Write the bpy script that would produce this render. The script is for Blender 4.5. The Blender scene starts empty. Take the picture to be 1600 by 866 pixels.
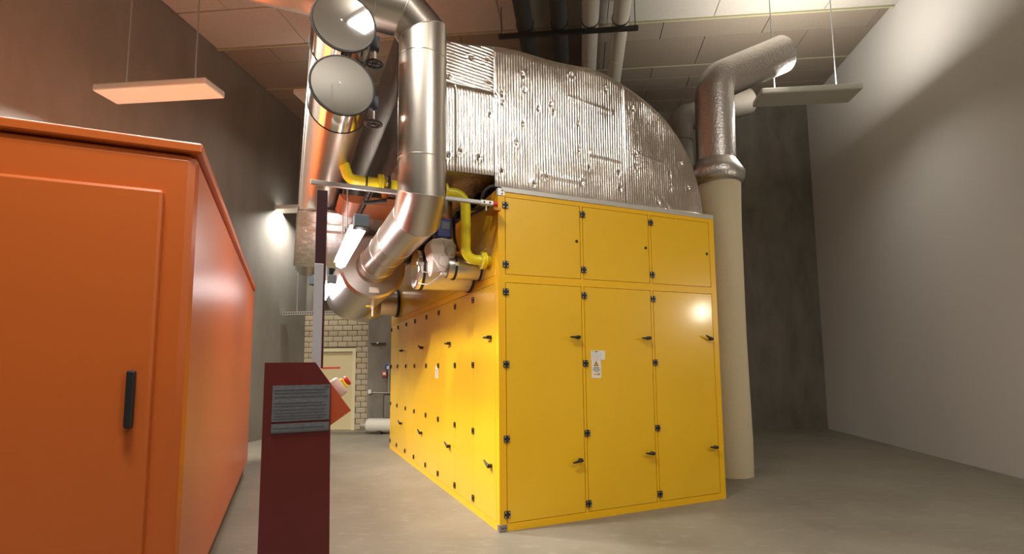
import bpy, bmesh, math, random
from mathutils import Vector, Matrix, noise
from math import pi, sin, cos, tan, atan2, sqrt, radians
random.seed(7)
SC = bpy.context.scene
COL = SC.collection

# ------------------------------------------------------------------ camera, world, exposure, lights
CAM = Vector((-1.9217, -5.0347, 1.6))
yaw, pitch, roll = radians(24.6795), radians(5.8719), radians(-0.7089)
fwd = Vector((sin(yaw)*cos(pitch), cos(yaw)*cos(pitch), sin(pitch)))
rgt = Vector((cos(yaw), -sin(yaw), 0))
upv = rgt.cross(fwd)
r2 = rgt*cos(roll) + upv*sin(roll)
u2 = upv*cos(roll) - rgt*sin(roll)
cd = bpy.data.cameras.new('camera')
cam = bpy.data.objects.new('camera', cd); COL.objects.link(cam)
cam.matrix_world = Matrix(((r2.x, u2.x, -fwd.x, CAM.x), (r2.y, u2.y, -fwd.y, CAM.y), (r2.z, u2.z, -fwd.z, CAM.z), (0, 0, 0, 1)))
cd.sensor_fit = 'HORIZONTAL'; cd.sensor_width = 36.0
cd.lens = 840.9*36/1600
cd.shift_x = -(834.237-800)/1600
cd.shift_y = (484.697-433)/1600
cd.clip_start = 0.05; cd.clip_end = 100
SC.camera = cam

world = bpy.data.worlds.new('plant_room_world'); SC.world = world
world.use_nodes = True
world.node_tree.nodes['Background'].inputs[0].default_value = (1.0, 0.95, 0.88, 1)
world.node_tree.nodes['Background'].inputs[1].default_value = 0.05
SC.view_settings.view_transform = 'Standard'
SC.view_settings.look = 'None'
SC.view_settings.gamma = 1.0
SC.view_settings.exposure = 0.0
SC.view_settings.use_curve_mapping = False
SC.cycles.max_bounces = 8
SC.cycles.sample_clamp_indirect = 6.0

BROT = radians(-29.5)                       # the building stands at an angle to the machine
BW = Vector((sin(radians(29.5)), cos(radians(29.5)), 0))
BU = Vector((cos(radians(29.5)), -sin(radians(29.5)), 0))
BORG = Vector((CAM.x, CAM.y, 0))
def bpt(a, b, z=0.0):                       # building frame (across, deep, up) -> world
    return BORG + BU*a + BW*b + Vector((0, 0, z))

LAMP_COL = (1.0, 0.95, 0.87)
# (x, y, z, length, width, watts): fluorescent ceiling luminaires hanging in the hall, some added only to brighten ceiling and far wall
CEILING_LAMPS = [
    (1.85, -7.1, 7.4, 1.1, 0.8, 240, 4),
    (-4.2, 0.7, 5.3, 1.5, 0.3, 700, 2),
    (-3.6, 3.4, 5.3, 1.5, 0.3, 520, 2),
    (-2.7, -2.8, 6.6, 1.5, 0.4, 290, 6),
    (5.9, 0.9, 6.0, 1.5, 0.4, 30, 130),  # added pendant, brightens the ceiling on the right
    (-1.15, 6.4, 7.2, 1.5, 0.4, 30, 4),
    (-0.70, -6.15, 7.8, 0.35, 1.0, 30, 12),
    (-2.2, 9.2, 5.4, 1.5, 0.3, 200, 5),  # added to brighten the far bricks and door
    (-1.6, -9.2, 6.6, 1.5, 0.4, 10, 42),  # added, unseen; lifts the ceiling that the cap plates mirror
]

# ------------------------------------------------------------------ materials
def mat(name, col, rough=0.5, metal=0.0, bump=None, vary=None, spec=0.5, emit=None, coat=0.0, aniso=0.0):
    m = bpy.data.materials.new(name); m.use_nodes = True
    nt = m.node_tree; b = nt.nodes['Principled BSDF']
    b.inputs['Base Color'].default_value = (*col, 1)
    b.inputs['Roughness'].default_value = rough
    b.inputs['Metallic'].default_value = metal
    b.inputs['Specular IOR Level'].default_value = spec
    b.inputs['Coat Weight'].default_value = coat
    b.inputs['Coat Roughness'].default_value = 0.15
    b.inputs['Anisotropic'].default_value = aniso
    if emit:
        b.inputs['Emission Color'].default_value = (*emit[0], 1); b.inputs['Emission Strength'].default_value = emit[1]
    tc = nt.nodes.new('ShaderNodeTexCoord')
    def nz(scale, detail, stretch=(1, 1, 1)):
        mp = nt.nodes.new('ShaderNodeMapping'); mp.inputs['Scale'].default_value = stretch
        nt.links.new(tc.outputs['Object'], mp.inputs['Vector'])
        n = nt.nodes.new('ShaderNodeTexNoise'); n.inputs['Scale'].default_value = scale; n.inputs['Detail'].default_value = detail
        nt.links.new(mp.outputs['Vector'], n.inputs['Vector'])
        return n
    if vary:                                # (second colour, scale, stretch, low, high)
        c2, sc, st, lo, hi = vary
        n = nz(sc, 6, st)
        mr = nt.nodes.new('ShaderNodeMapRange'); mr.inputs['From Min'].default_value = lo; mr.inputs['From Max'].default_value = hi
        nt.links.new(n.outputs['Fac'], mr.inputs['Value'])
        mx = nt.nodes.new('ShaderNodeMix'); mx.data_type = 'RGBA'
        mx.inputs['A'].default_value = (*col, 1); mx.inputs['B'].default_value = (*c2, 1)
        nt.links.new(mr.outputs['Result'], mx.inputs['Factor'])
        nt.links.new(mx.outputs['Result'], b.inputs['Base Color'])
    if bump:                                # (scale, strength, stretch)
        n = nz(bump[0], 4, bump[2] if len(bump) > 2 else (1, 1, 1))
        bp = nt.nodes.new('ShaderNodeBump'); bp.inputs['Strength'].default_value = bump[1]; bp.inputs['Distance'].default_value = 0.01
        nt.links.new(n.outputs['Fac'], bp.inputs['Height']); nt.links.new(bp.outputs['Normal'], b.inputs['Normal'])
    return m

YEL = mat('yellow_paint', (0.80, 0.465, 0.008), 0.32, vary=((0.76, 0.435, 0.007), 1.3, (1, 1, 1), 0.3, 0.7), spec=0.4, coat=0.5)
YELFR = mat('yellow_frame_paint', (0.82, 0.45, 0.008), 0.36, spec=0.4)
GROOVE = mat('door_gap', (0.30, 0.07, 0.004), 0.7)
BLACK = mat('black_plastic', (0.012, 0.012, 0.014), 0.42)
RUBBER = mat('black_rubber', (0.015, 0.014, 0.014), 0.6)
SCREW = mat('zinc_screw', (0.75, 0.75, 0.75), 0.35, 0.8)
ALU = mat('anodised_aluminium', (0.55, 0.54, 0.50), 0.42, 0.7)
PLATE = mat('galvanised_bracket', (0.78, 0.77, 0.74), 0.4, 0.5)
PLATED = mat('worn_bracket', (0.36, 0.33, 0.30), 0.5, 0.6, vary=((0.22, 0.20, 0.18), 60, (1, 1, 1), 0.4, 0.6))
STEEL = mat('satin_sheet_metal', (0.57, 0.52, 0.46), 0.29, 1.0, bump=(180, 0.05, (1, 1, 0.15)), aniso=0.3)
STEELV = mat('cladding_sheet', (0.55, 0.50, 0.44), 0.33, 1.0, bump=(220, 0.05, (1, 1, 1)))
CHROME = mat('polished_band', (0.80, 0.78, 0.74), 0.10, 1.0)
MIRROR = mat('end_cap_plate', (0.72, 0.72, 0.72), 0.035, 1.0)
FOIL = mat('aluminium_foil', (0.62, 0.57, 0.53), 0.22, 1.0, bump=(190, 0.07, (1, 1, 0.22)))
FOILS = mat('shaded_foil', (0.17, 0.15, 0.13), 0.48, 1.0, bump=(60, 0.5, (1, 1, 0.3)))  # darker foil copy, shade of the left side put into its colour
NAVYD = mat('dark_valve_enamel', (0.018, 0.02, 0.03), 0.4)
BFOIL = mat('lit_foil', (0.85, 0.84, 0.82), 0.38, 1.0, bump=(24, 0.7, (1, 1, 1)))  # paler foil copy, lamp light put into its colour
PINM = mat('dull_pin_head', (0.16, 0.15, 0.14), 0.5, 0.8)
FOILR = mat('rough_foil', (0.60, 0.57, 0.54), 0.34, 1.0, bump=(28, 0.8, (1, 1, 1)))
GASY = mat('gas_yellow', (0.88, 0.76, 0.018), 0.3, spec=0.5)
GREYR = mat('grey_rail', (0.42, 0.42, 0.41), 0.4, 0.6)
DARKM = mat('dark_metal', (0.05, 0.045, 0.042), 0.45, 0.5)
DKBLUE = mat('dark_blue_enamel', (0.03, 0.04, 0.21), 0.4)
SCREEN = mat('grey_display', (0.13, 0.15, 0.19), 0.3)
JACKET = mat('insulation_cloth', (0.70, 0.62, 0.54), 0.85, bump=(40, 0.3, (1, 1, 1)))
JACKD = mat('insulation_cloth_grey', (0.37, 0.35, 0.29), 0.85, bump=(40, 0.3, (1, 1, 1)))
COPPER = mat('copper_ring', (0.60, 0.26, 0.07), 0.32, 0.9)
ORANGE = mat('orange_enamel', (0.46, 0.10, 0.016), 0.34)
ORDUCT = mat('orange_tinted_sheet', (0.46, 0.16, 0.065), 0.35, 0.35)  # half-metallic sheet with an orange tinted base colour
ORRED = mat('orange_red_paint', (0.42, 0.066, 0.018), 0.45)
MAROON = mat('maroon_paint', (0.105, 0.013, 0.012), 0.35)
MAROOND = mat('dark_maroon_post', (0.055, 0.022, 0.026), 0.28)
POSTSHEEN = mat('painted_sheen_grey', (0.42, 0.40, 0.42), 0.25)  # pale tone for the sheen painted on the post
PINKW = mat('pale_switch_box', (0.66, 0.50, 0.44), 0.45)
REDP = mat('red_button', (0.66, 0.025, 0.03), 0.35)
YELP = mat('yellow_collar', (0.86, 0.58, 0.01), 0.4)
LABELG = mat('grey_nameplate', (0.17, 0.18, 0.20), 0.4, 0.3, vary=((0.13, 0.135, 0.15), 40, (1, 1, 6), 0.4, 0.6))
INKG = mat('faded_ink', (0.07, 0.07, 0.08), 0.6)
PAPER = mat('white_sticker', (0.74, 0.71, 0.64), 0.5)
INK = mat('dark_ink', (0.05, 0.045, 0.04), 0.6)
INKL = mat('pale_ink', (0.50, 0.47, 0.42), 0.6)
SIGNY = mat('sign_yellow', (0.80, 0.40, 0.01), 0.5)
WHITEP = mat('white_enamel', (0.62, 0.61, 0.54), 0.4)
CONC = mat('raw_concrete', (0.20, 0.18, 0.145), 0.85, vary=((0.14, 0.125, 0.10), 3.0, (1, 1, 0.4), 0.35, 0.7), bump=(30, 0.25, (1, 1, 1)))
CONCL = mat('fair_faced_concrete', (0.24, 0.225, 0.195), 0.85, vary=((0.20, 0.185, 0.16), 2.0, (1, 1, 0.4), 0.35, 0.7), bump=(30, 0.2, (1, 1, 1)))
MORTAR = mat('dark_mortar', (0.13, 0.115, 0.09), 0.9)
BLOCKS = [mat('sand_block_%s' % n, c, 0.85, vary=((c[0]*.85, c[1]*.84, c[2]*.82), 14, (1, 1, 1), 0.35, 0.7), bump=(90, 0.2, (1, 1, 1)))
          for n, c in (('pale', (0.41, 0.345, 0.235)), ('mid', (0.38, 0.32, 0.215)), ('warm', (0.40, 0.325, 0.21)))]
DOORP = mat('cream_door_paint', (0.54, 0.455, 0.255), 0.45)
FRAMEP = mat('cream_frame_paint', (0.60, 0.52, 0.32), 0.45)
PLASTER = mat('white_plaster', (0.60, 0.58, 0.54), 0.9, bump=(60, 0.08, (1, 1, 1)))
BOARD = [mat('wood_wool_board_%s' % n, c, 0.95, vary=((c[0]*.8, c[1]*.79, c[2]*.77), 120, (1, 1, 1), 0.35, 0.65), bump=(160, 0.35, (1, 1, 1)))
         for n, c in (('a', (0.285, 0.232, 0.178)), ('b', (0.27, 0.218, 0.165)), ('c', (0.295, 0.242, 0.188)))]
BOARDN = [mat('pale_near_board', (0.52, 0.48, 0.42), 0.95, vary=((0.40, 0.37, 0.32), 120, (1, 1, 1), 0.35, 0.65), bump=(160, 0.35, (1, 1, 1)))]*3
STRIPY = mat('pale_edge_strip', (0.42, 0.40, 0.24), 0.7)
LAGP = mat('pale_pipe_jacket', (0.46, 0.42, 0.35), 0.36)
LAGD = mat('black_pipe_foam', (0.035, 0.033, 0.031), 0.75)
CANVAS = mat('cream_canvas', (0.62, 0.54, 0.36), 0.85, bump=(25, 0.4, (1, 1, 1)))
TANK = mat('white_tank', (0.56, 0.54, 0.46), 0.4)
TRAY = mat('galvanised_tray', (0.55, 0.53, 0.46), 0.4, 0.5)
FIRERED = mat('fire_red', (0.36, 0.045, 0.04), 0.45)
SIGNB = mat('sign_blue', (0.03, 0.08, 0.30), 0.45)
TUBE = mat('lit_diffuser', (0.9, 0.9, 0.9), 0.5, emit=((1.0, 0.95, 0.97), 25.0))
LAMPON = mat('lit_lamp_panel', (0.9, 0.9, 0.9), 0.5, emit=(LAMP_COL, 14.0))
REFL = mat('salmon_reflector', (0.62, 0.22, 0.12), 0.4)
GREYBLUE = mat('blue_grey_sheet', (0.07, 0.085, 0.095), 0.5)

def beckmann_foil():
    # real metal foil: a tight lobe without the long tail
    nt = FOIL.node_tree; b = nt.nodes['Principled BSDF']
    g = nt.nodes.new('ShaderNodeBsdfAnisotropic'); g.distribution = 'BECKMANN'
    g.inputs['Color'].default_value = (0.70, 0.64, 0.585, 1); g.inputs['Roughness'].default_value = 0.235
    for l in list(b.inputs['Normal'].links): nt.links.new(l.from_socket, g.inputs['Normal'])
    nt.links.new(g.outputs['BSDF'], nt.nodes['Material Output'].inputs['Surface'])
    nt.nodes.remove(b)
beckmann_foil()

def floor_material():
    m = bpy.data.materials.new('power_floated_concrete'); m.use_nodes = True
    nt = m.node_tree; b = nt.nodes['Principled BSDF']
    b.inputs['Roughness'].default_value = 0.55
    tc = nt.nodes.new('ShaderNodeTexCoord')
    def noise_n(s, d, st=(1, 1, 1)):
        mp = nt.nodes.new('ShaderNodeMapping'); mp.inputs['Scale'].default_value = st
        nt.links.new(tc.outputs['Object'], mp.inputs['Vector'])
        n = nt.nodes.new('ShaderNodeTexNoise'); n.inputs['Scale'].default_value = s; n.inputs['Detail'].default_value = d
        nt.links.new(mp.outputs['Vector'], n.inputs['Vector']); return n
    def mix(a, bcol, fac):
        mx = nt.nodes.new('ShaderNodeMix'); mx.data_type = 'RGBA'
        if isinstance(a, tuple): mx.inputs['A'].default_value = (*a, 1)
        else: nt.links.new(a, mx.inputs['A'])
        mx.inputs['B'].default_value = (*bcol, 1); nt.links.new(fac, mx.inputs['Factor']); return mx.outputs['Result']
    def rng(o, lo, hi, t0=0.0, t1=1.0):
        mr = nt.nodes.new('ShaderNodeMapRange'); mr.inputs['From Min'].default_value = lo; mr.inputs['From Max'].default_value = hi
        mr.inputs['To Min'].default_value = t0; mr.inputs['To Max'].default_value = t1
        nt.links.new(o, mr.inputs['Value']); return mr.outputs['Result']
    c = mix((0.20, 0.178, 0.135), (0.158, 0.138, 0.102), rng(noise_n(1.1, 5).outputs['Fac'], 0.35, 0.7))
    c = mix(c, (0.27, 0.24, 0.19), rng(noise_n(5, 6, (1, 2.2, 1)).outputs['Fac'], 0.55, 0.75, 0, 0.6))
    c = mix(c, (0.14, 0.12, 0.09), rng(noise_n(16, 4).outputs['Fac'], 0.68, 0.78, 0, 0.5))
    # the brown stain with a scuffed pale crack, a mark of its own on the slab
    def blob(cx, cy, sx, sy, rot, lo, hi):
        mp = nt.nodes.new('ShaderNodeMapping'); mp.vector_type = 'TEXTURE'
        mp.inputs['Location'].default_value = (cx, cy, 0); mp.inputs['Rotation'].default_value = (0, 0, rot); mp.inputs['Scale'].default_value = (sx, sy, 1)
        nt.links.new(tc.outputs['Object'], mp.inputs['Vector'])
        va = nt.nodes.new('ShaderNodeVectorMath'); va.operation = 'ADD'
        nn = noise_n(3.5, 4); sub = nt.nodes.new('ShaderNodeVectorMath'); sub.operation = 'SUBTRACT'; sub.inputs[1].default_value = (.5, .5, .5)
        nt.links.new(nn.outputs['Color'], sub.inputs[0])
        nt.links.new(mp.outputs['Vector'], va.inputs[0]); nt.links.new(sub.outputs['Vector'], va.inputs[1])
        ln = nt.nodes.new('ShaderNodeVectorMath'); ln.operation = 'LENGTH'
        fl = nt.nodes.new('ShaderNodeVectorMath'); fl.operation = 'MULTIPLY'; fl.inputs[1].default_value = (1, 1, 0)
        nt.links.new(va.outputs['Vector'], fl.inputs[0]); nt.links.new(fl.outputs['Vector'], ln.inputs[0])
        return rng(ln.outputs['Value'], hi, lo)
    c = mix(c, (0.135, 0.10, 0.068), blob(-0.85, 2.2, 0.85, 0.35, radians(-26), 0.3, 1.1))
    c = mix(c, (0.16, 0.125, 0.088), blob(-0.2, 2.5, 0.7, 0.3, radians(-26), 0.2, 1.2))
    c = mix(c, (0.36, 0.31, 0.245), blob(-0.9, 2.15, 0.35, 0.045, radians(-22), 0.2, 0.75))
    nt.links.new(c, b.inputs['Base Color'])
    bp = nt.nodes.new('ShaderNodeBump'); bp.inputs['Strength'].default_value = 0.12; bp.inputs['Distance'].default_value = 0.01
    nt.links.new(noise_n(24, 5).outputs['Fac'], bp.inputs['Height']); nt.links.new(bp.outputs['Normal'], b.inputs['Normal'])
    return m
FLOORM = floor_material()

# ------------------------------------------------------------------ mesh helpers
class MB:
    def __init__(s): s.v = []; s.f = []; s.m = []
    def add(s, vs, fs, mi=0):
        o = len(s.v); s.v += [Vector(p) for p in vs]; s.f += [tuple(i+o for i in f) for f in fs]; s.m += [mi]*len(fs)
        return s
    def box(s, x0, x1, y0, y1, z0, z1, mi=0):
        return s.add([(x0, y0, z0), (x1, y0, z0), (x1, y1, z0), (x0, y1, z0), (x0, y0, z1), (x1, y0, z1), (x1, y1, z1), (x0, y1, z1)],
                     [(0, 3, 2, 1), (4, 5, 6, 7), (0, 1, 5, 4), (1, 2, 6, 5), (2, 3, 7, 6), (3, 0, 4, 7)], mi)
    def bbox(s, x0, x1, y0, y1, z0, z1, c, mi=0):   # box with chamfered edges
        bm = bmesh.new()
        bmesh.ops.create_cube(bm, size=1.0)
        for v in bm.verts: v.co = Vector(((x0+x1)/2+v.co.x*(x1-x0), (y0+y1)/2+v.co.y*(y1-y0), (z0+z1)/2+v.co.z*(z1-z0)))
        bmesh.ops.bevel(bm, geom=bm.edges[:], offset=c, segments=2, profile=0.5, affect='EDGES')
        bm.verts.index_update()
        s.add([v.co.copy() for v in bm.verts], [tuple(v.index for v in f.verts) for f in bm.faces], mi); bm.free()
        return s
    def prism(s, poly, axis, a, b, mi=0):           # polygon of (u, v) pulled along an axis from a to b
        def P(u, v, t): return {'x': (t, u, v), 'y': (u, t, v), 'z': (u, v, t)}[axis]
        n = len(poly)
        return s.add([P(u, v, a) for u, v in poly]+[P(u, v, b) for u, v in poly],
                     [tuple(range(n)), tuple(range(2*n-1, n-1, -1))]+[(i, i+n, (i+1) % n+n, (i+1) % n) for i in range(n)], mi)
    def sweep(s, pts, r, n=24, cap=True, mi=0, closed=False):
        pts = [Vector(p) for p in pts]
        rr = r if isinstance(r, (list, tuple)) else [r]*len(pts)
        N = len(pts); rings = []
        d0 = (pts[1]-pts[0]).normalized()
        ref = Vector((0, 0, 1)) if abs(d0.z) < 0.9 else Vector((1, 0, 0))
        a = d0.cross(ref).normalized()
        for i in range(N):
            if closed: t = (pts[(i+1) % N]-pts[i-1]).normalized()
            elif i == 0: t = d0
            elif i == N-1: t = (pts[-1]-pts[-2]).normalized()
            else: t = ((pts[i+1]-pts[i]).normalized()+(pts[i]-pts[i-1]).normalized()).normalized()
            a = (a-t*a.dot(t)).normalized(); b = t.cross(a)
            rings.append([pts[i]+(a*cos(2*pi*k/n)+b*sin(2*pi*k/n))*rr[i] for k in range(n)])
        vs = [p for rg in rings for p in rg]; fs = []
        for i in range(N if closed else N-1):
            j = (i+1) % N
            fs += [(i*n+k, i*n+(k+1) % n, j*n+(k+1) % n, j*n+k) for k in range(n)]
        if cap and not closed: fs += [tuple(range(n-1, -1, -1)), tuple((N-1)*n+k for k in range(n))]
        return s.add(vs, fs, mi)
    def cyl(s, p0, p1, r, n=32, mi=0, r1=None): return s.sweep([p0, p1], [r, r if r1 is None else r1], n, True, mi)
    def torus(s, c, axis, R, r, n=48, k=8, mi=0):
        axis = Vector(axis).normalized(); ref = Vector((0, 0, 1)) if abs(axis.z) < 0.9 else Vector((1, 0, 0))
        a = axis.cross(ref).normalized(); b = axis.cross(a); c = Vector(c)
        return s.sweep([c+(a*cos(2*pi*i/n)+b*sin(2*pi*i/n))*R for i in range(n)], r, k, False, mi, True)
    def lathe(s, c, axis, prof, n=40, mi=0):        # prof: (distance along the axis, radius)
        axis = Vector(axis).normalized(); ref = Vector((0, 0, 1)) if abs(axis.z) < 0.9 else Vector((1, 0, 0))
        a = axis.cross(ref).normalized(); b = axis.cross(a); c = Vector(c); vs = []; N = len(prof)
        for t, r in prof: vs += [c+axis*t+(a*cos(2*pi*k/n)+b*sin(2*pi*k/n))*max(r, 1e-4) for k in range(n)]
        fs = [(i*n+k, i*n+(k+1) % n, (i+1)*n+(k+1) % n, (i+1)*n+k) for i in range(N-1) for k in range(n)]
        fs += [tuple(range(n-1, -1, -1)), tuple((N-1)*n+k for k in range(n))]
        return s.add(vs, fs, mi)
    def sphere(s, c, rx, ry, rz, n=20, m=12, mi=0):
        vs = []; fs = []
        for i in range(m+1):
            t = pi*i/m
            vs += [(c[0]+rx*sin(t)*cos(2*pi*k/n), c[1]+ry*sin(t)*sin(2*pi*k/n), c[2]+rz*cos(t)) for k in range(n)]
        for i in range(m): fs += [(i*n+k, (i+1)*n+k, (i+1)*n+(k+1) % n, i*n+(k+1) % n) for k in range(n)]
        return s.add(vs, fs, mi)

def fillet(pts, rad, seg=10):
    pts = [Vector(p) for p in pts]; out = [pts[0]]
    for i in range(1, len(pts)-1):
        r = rad[i-1] if isinstance(rad, (list, tuple)) else rad
        a = (pts[i-1]-pts[i]).normalized(); b = (pts[i+1]-pts[i]).normalized()
        ang = a.angle(b)
        d = r/tan(ang/2); p0 = pts[i]+a*d; p1 = pts[i]+b*d
        c = pts[i]+(a+b).normalized()*(r/sin(ang/2))
        v0 = p0-c; v1 = p1-c; tot = v0.angle(v1)
        for k in range(seg+1):
            t = k/seg
            out.append(c+(v0*sin((1-t)*tot)+v1*sin(t*tot))/sin(tot))
    out.append(pts[-1])
    return out

def build(name, mb, mats, parent=None, smooth=False, loc=None, recalc=True):
    """One mesh object. Vertices are in the frame of the top-level thing (its base is subtracted for world-frame things)."""
    me = bpy.data.meshes.new(name)
    off = Vector((0, 0, 0))
    if parent is not None:
        q = parent
        while q is not None:
            if 'wbase' in ROOTBASE.get(q.name, {}): off = ROOTBASE[q.name]['wbase']
            q = q.parent
    elif loc is not None: off = Vector(loc)
    me.from_pydata([tuple(v-off) for v in mb.v], [], mb.f)
    mats = mats if isinstance(mats, (list, tuple)) else [mats]
    for m in mats: me.materials.append(m)
    for p, i in zip(me.polygons, mb.m): p.material_index = i
    if recalc:
        bm = bmesh.new(); bm.from_mesh(me); bmesh.ops.recalc_face_normals(bm, faces=bm.faces[:]); bm.to_mesh(me); bm.free()
    me.update()
    if smooth:
        me.polygons.foreach_set('use_smooth', [True]*len(me.polygons))
        me.set_sharp_from_angle(angle=radians(smooth if smooth is not True else 40))
    o = bpy.data.objects.new(name, me); COL.objects.link(o)
    if parent is not None: o.parent = parent
    elif loc is not None: o.location = loc
    return o
ROOTBASE = {}
def tag(o, label=None, cat=None, group=None, kind=None):
    if label: o['label'] = label
    if cat: o['category'] = cat
    if group: o['group'] = group
    if kind: o['kind'] = kind
    return o
def thing(name, base, label, cat, group=None, rot=0.0, kind=None, local=False):
    o = bpy.data.objects.new(name, None); COL.objects.link(o)
    o.location = base; o.rotation_euler = (0, 0, rot)
    if not local: ROOTBASE[o.name] = {'wbase': Vector(base)}
    return tag(o, label, cat, group, kind)
def clone(o, parent, loc=None, name=None):
    c = o.copy(); COL.objects.link(c); c.parent = parent
    if loc is not None: c.location = loc
    return c
def clone_tree(root, loc, label, group=None):
    r = root.copy(); COL.objects.link(r); r.location = loc
    if label: r['label'] = label
    if group: r['group'] = group
    for ch in list(root.children):
        c = ch.copy(); COL.objects.link(c); c.parent = r
        for g in list(ch.children):
            d = g.copy(); COL.objects.link(d); d.parent = c
    return r
def bstruct(name, mb, m, kind='structure', smooth=False):       # a piece of the building, in the building frame
    o = build(name, mb, m, smooth=smooth)
    o.location = BORG; o.rotation_euler = (0, 0, BROT)
    if kind: o['kind'] = kind
    return o

# ------------------------------------------------------------------ the room
WL, WR, WF, WB, CZ = -7.25, 5.9, -8.0, 13.7, 8.2
bstruct('floor', MB().box(WL-.2, WR+.2, WF-.2, WB+.2, -0.2, 0), FLOORM)
wl = bstruct('wall_left', MB().box(WL-.2, WL, WF, WB, 0, CZ+.3), CONCL)
wr = bstruct('wall_right', MB().box(WR, WR+.2, WF, WB, 0, CZ+.3), PLASTER)
bstruct('wall_front', MB().box(WL-.2, WR+.2, WF-.2, WF, 0, CZ+.3), CONC)
# back wall: concrete with a masonry field of sand-coloured blocks around the door
DX0, DX1, DH = -6.88, -5.86, 2.07
wb = bstruct('wall_back', MB().box(WL-.2, DX0, WB, WB+.3, 0, 3.05).box(DX0, DX1, WB, WB+.3, DH, 3.05).box(DX1, -5.47, WB, WB+.3, 0, 3.05)
             .box(-5.47, WR+.2, WB, WB+.3, 0, 3.05).box(WL-.2, WR+.2, WB, WB+.3, 3.05, CZ+.3), [CONC])
build('concrete_pillar', MB().bbox(-5.47, -4.55, WB-.16, WB+.05, 0, 3.6, .015), CONC, wb)
build('mortar_bed', MB().box(WL, DX0, WB-.012, WB+.01, 0, 3.02).box(DX0, DX1, WB-.012, WB+.01, DH+.06, 3.02).box(DX1, -5.47, WB-.012, WB+.01, 0, 3.02), MORTAR, wb)
BLK = {}
def block(x0, x1, z0, z1, k):
    key = (round(x1-x0, 3), k)
    if key not in BLK:
        w, h = x1-x0, z1-z0
        BLK[key] = build('brick', MB().bbox(0, w, -.03, .0, 0, h, .005), BLOCKS[k], wb); BLK[key].location = (x0, WB-.01, z0)
    else: clone(BLK[key], wb, (x0, WB-.01, z0))
bw_, bh_ = 0.262, 0.1425
for row in range(21):
    z0 = 0.012+row*bh_
    x = WL+0.005-(bw_/2 if row % 2 else 0)
    while x < -5.47:
        a, b = max(x, WL+.005), min(x+bw_-.012, -5.475)
        spans = [(a, b)]
        if z0 < DH+.05:
            spans = []
            if a < DX0-.03: spans.append((a, min(b, DX0-.03)))
            if b > DX1+.03: spans.append((max(a, DX1+.03), b))
        for s0, s1 in spans:
            if s1-s0 > .03: block(round(s0, 3), round(s1, 3), z0, z0+bh_-.012, random.randrange(3))
        x += bw_
# door in the block wall
d1 = bpy.data.objects.new('door_1', None); COL.objects.link(d1); d1.location = bpt((DX0+DX1)/2, WB, 0); d1.rotation_euler = (0, 0, BROT); d1['kind'] = 'structure'
hw = (DX1-DX0)/2
build('door_frame', MB().box(-hw-.03, -hw+.06, -.05, .12, 0, DH+.04).box(hw-.06, hw+.03, -.05, .12, 0, DH+.04).box(-hw+.06, hw-.06, -.05, .12, DH-.05, DH+.04), FRAMEP, d1)
build('door_leaf', MB().bbox(-hw+.065, hw-.065, -.01, .04, 0.005, DH-.055, .004), DOORP, d1)
tag(build('red_strip', MB().box(-.40, .11, -.016, -.008, 1.585, 1.62), REDP, d1), 'thin red strip across the cream door')
# ceiling: boards picked apart one by one, a lower field in front
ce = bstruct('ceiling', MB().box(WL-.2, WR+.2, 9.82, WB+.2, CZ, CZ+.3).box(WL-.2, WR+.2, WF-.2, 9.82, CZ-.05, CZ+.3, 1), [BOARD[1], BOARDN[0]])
rows = [(7.6, 8.68, CZ-.05), (8.7, 9.80, CZ-.05), (9.86, 10.5, CZ), (10.5, 11.52, CZ), (11.54, 12.02, CZ), (12.02, 12.52, CZ), (12.52, 13.1, CZ), (13.1, 13.68, CZ)]
CB = {}
for ri, (b0, b1, zc) in enumerate(rows):
    x = WL+(0.9 if ri % 2 else 0)-1.0
    while x < WR:
        a0, a1 = max(x, WL+.01), min(x+1.99, WR-.01)
        key = (ri, round(a1-a0, 3)); k = random.randrange(3)
        if key not in CB:
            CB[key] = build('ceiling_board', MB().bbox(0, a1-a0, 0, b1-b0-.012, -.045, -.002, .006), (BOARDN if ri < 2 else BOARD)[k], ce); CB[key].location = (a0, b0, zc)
        else: clone(CB[key], ce, (a0, b0, zc))
        x += 2.0
tr = bstruct('trim_1', MB().box(WL, WR, 9.80, 9.83, CZ-.12, CZ-.03), STRIPY)
tr2 = bstruct('trim_2', MB().box(WL, WR, 11.52, 11.54, CZ-.05, CZ), STRIPY)
# dark vent panels high on the back wall
for i, (a0, a1, z0, z1) in enumerate([(1.9, 2.42, 6.4, 7.7), (2.45, 2.9, 6.6, 7.75), (2.45, 2.9, 5.2, 6.55)]):
    t = thing('wall_panel', bpt((a0+a1)/2, WB, z0), ['dark grey sheet panel high on back wall beside foil curve', 'upper of two grey sheet panels behind the riser pipes', 'lower of two grey sheet panels behind the riser pipes'][i], 'panel', rot=BROT, local=True, group='grey panels high on the back wall')
    w = (a1-a0)/2
    build('sheet', MB().bbox(-w, w, -.08, -.0, 0, z1-z0, .01), GREYBLUE, t)
    build('rim', MB().box(-w-.02, w+.02, -.1, 0, -.03, 0).box(-w-.02, w+.02, -.1, 0, z1-z0, z1-z0+.03), DARKM, t)
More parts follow.
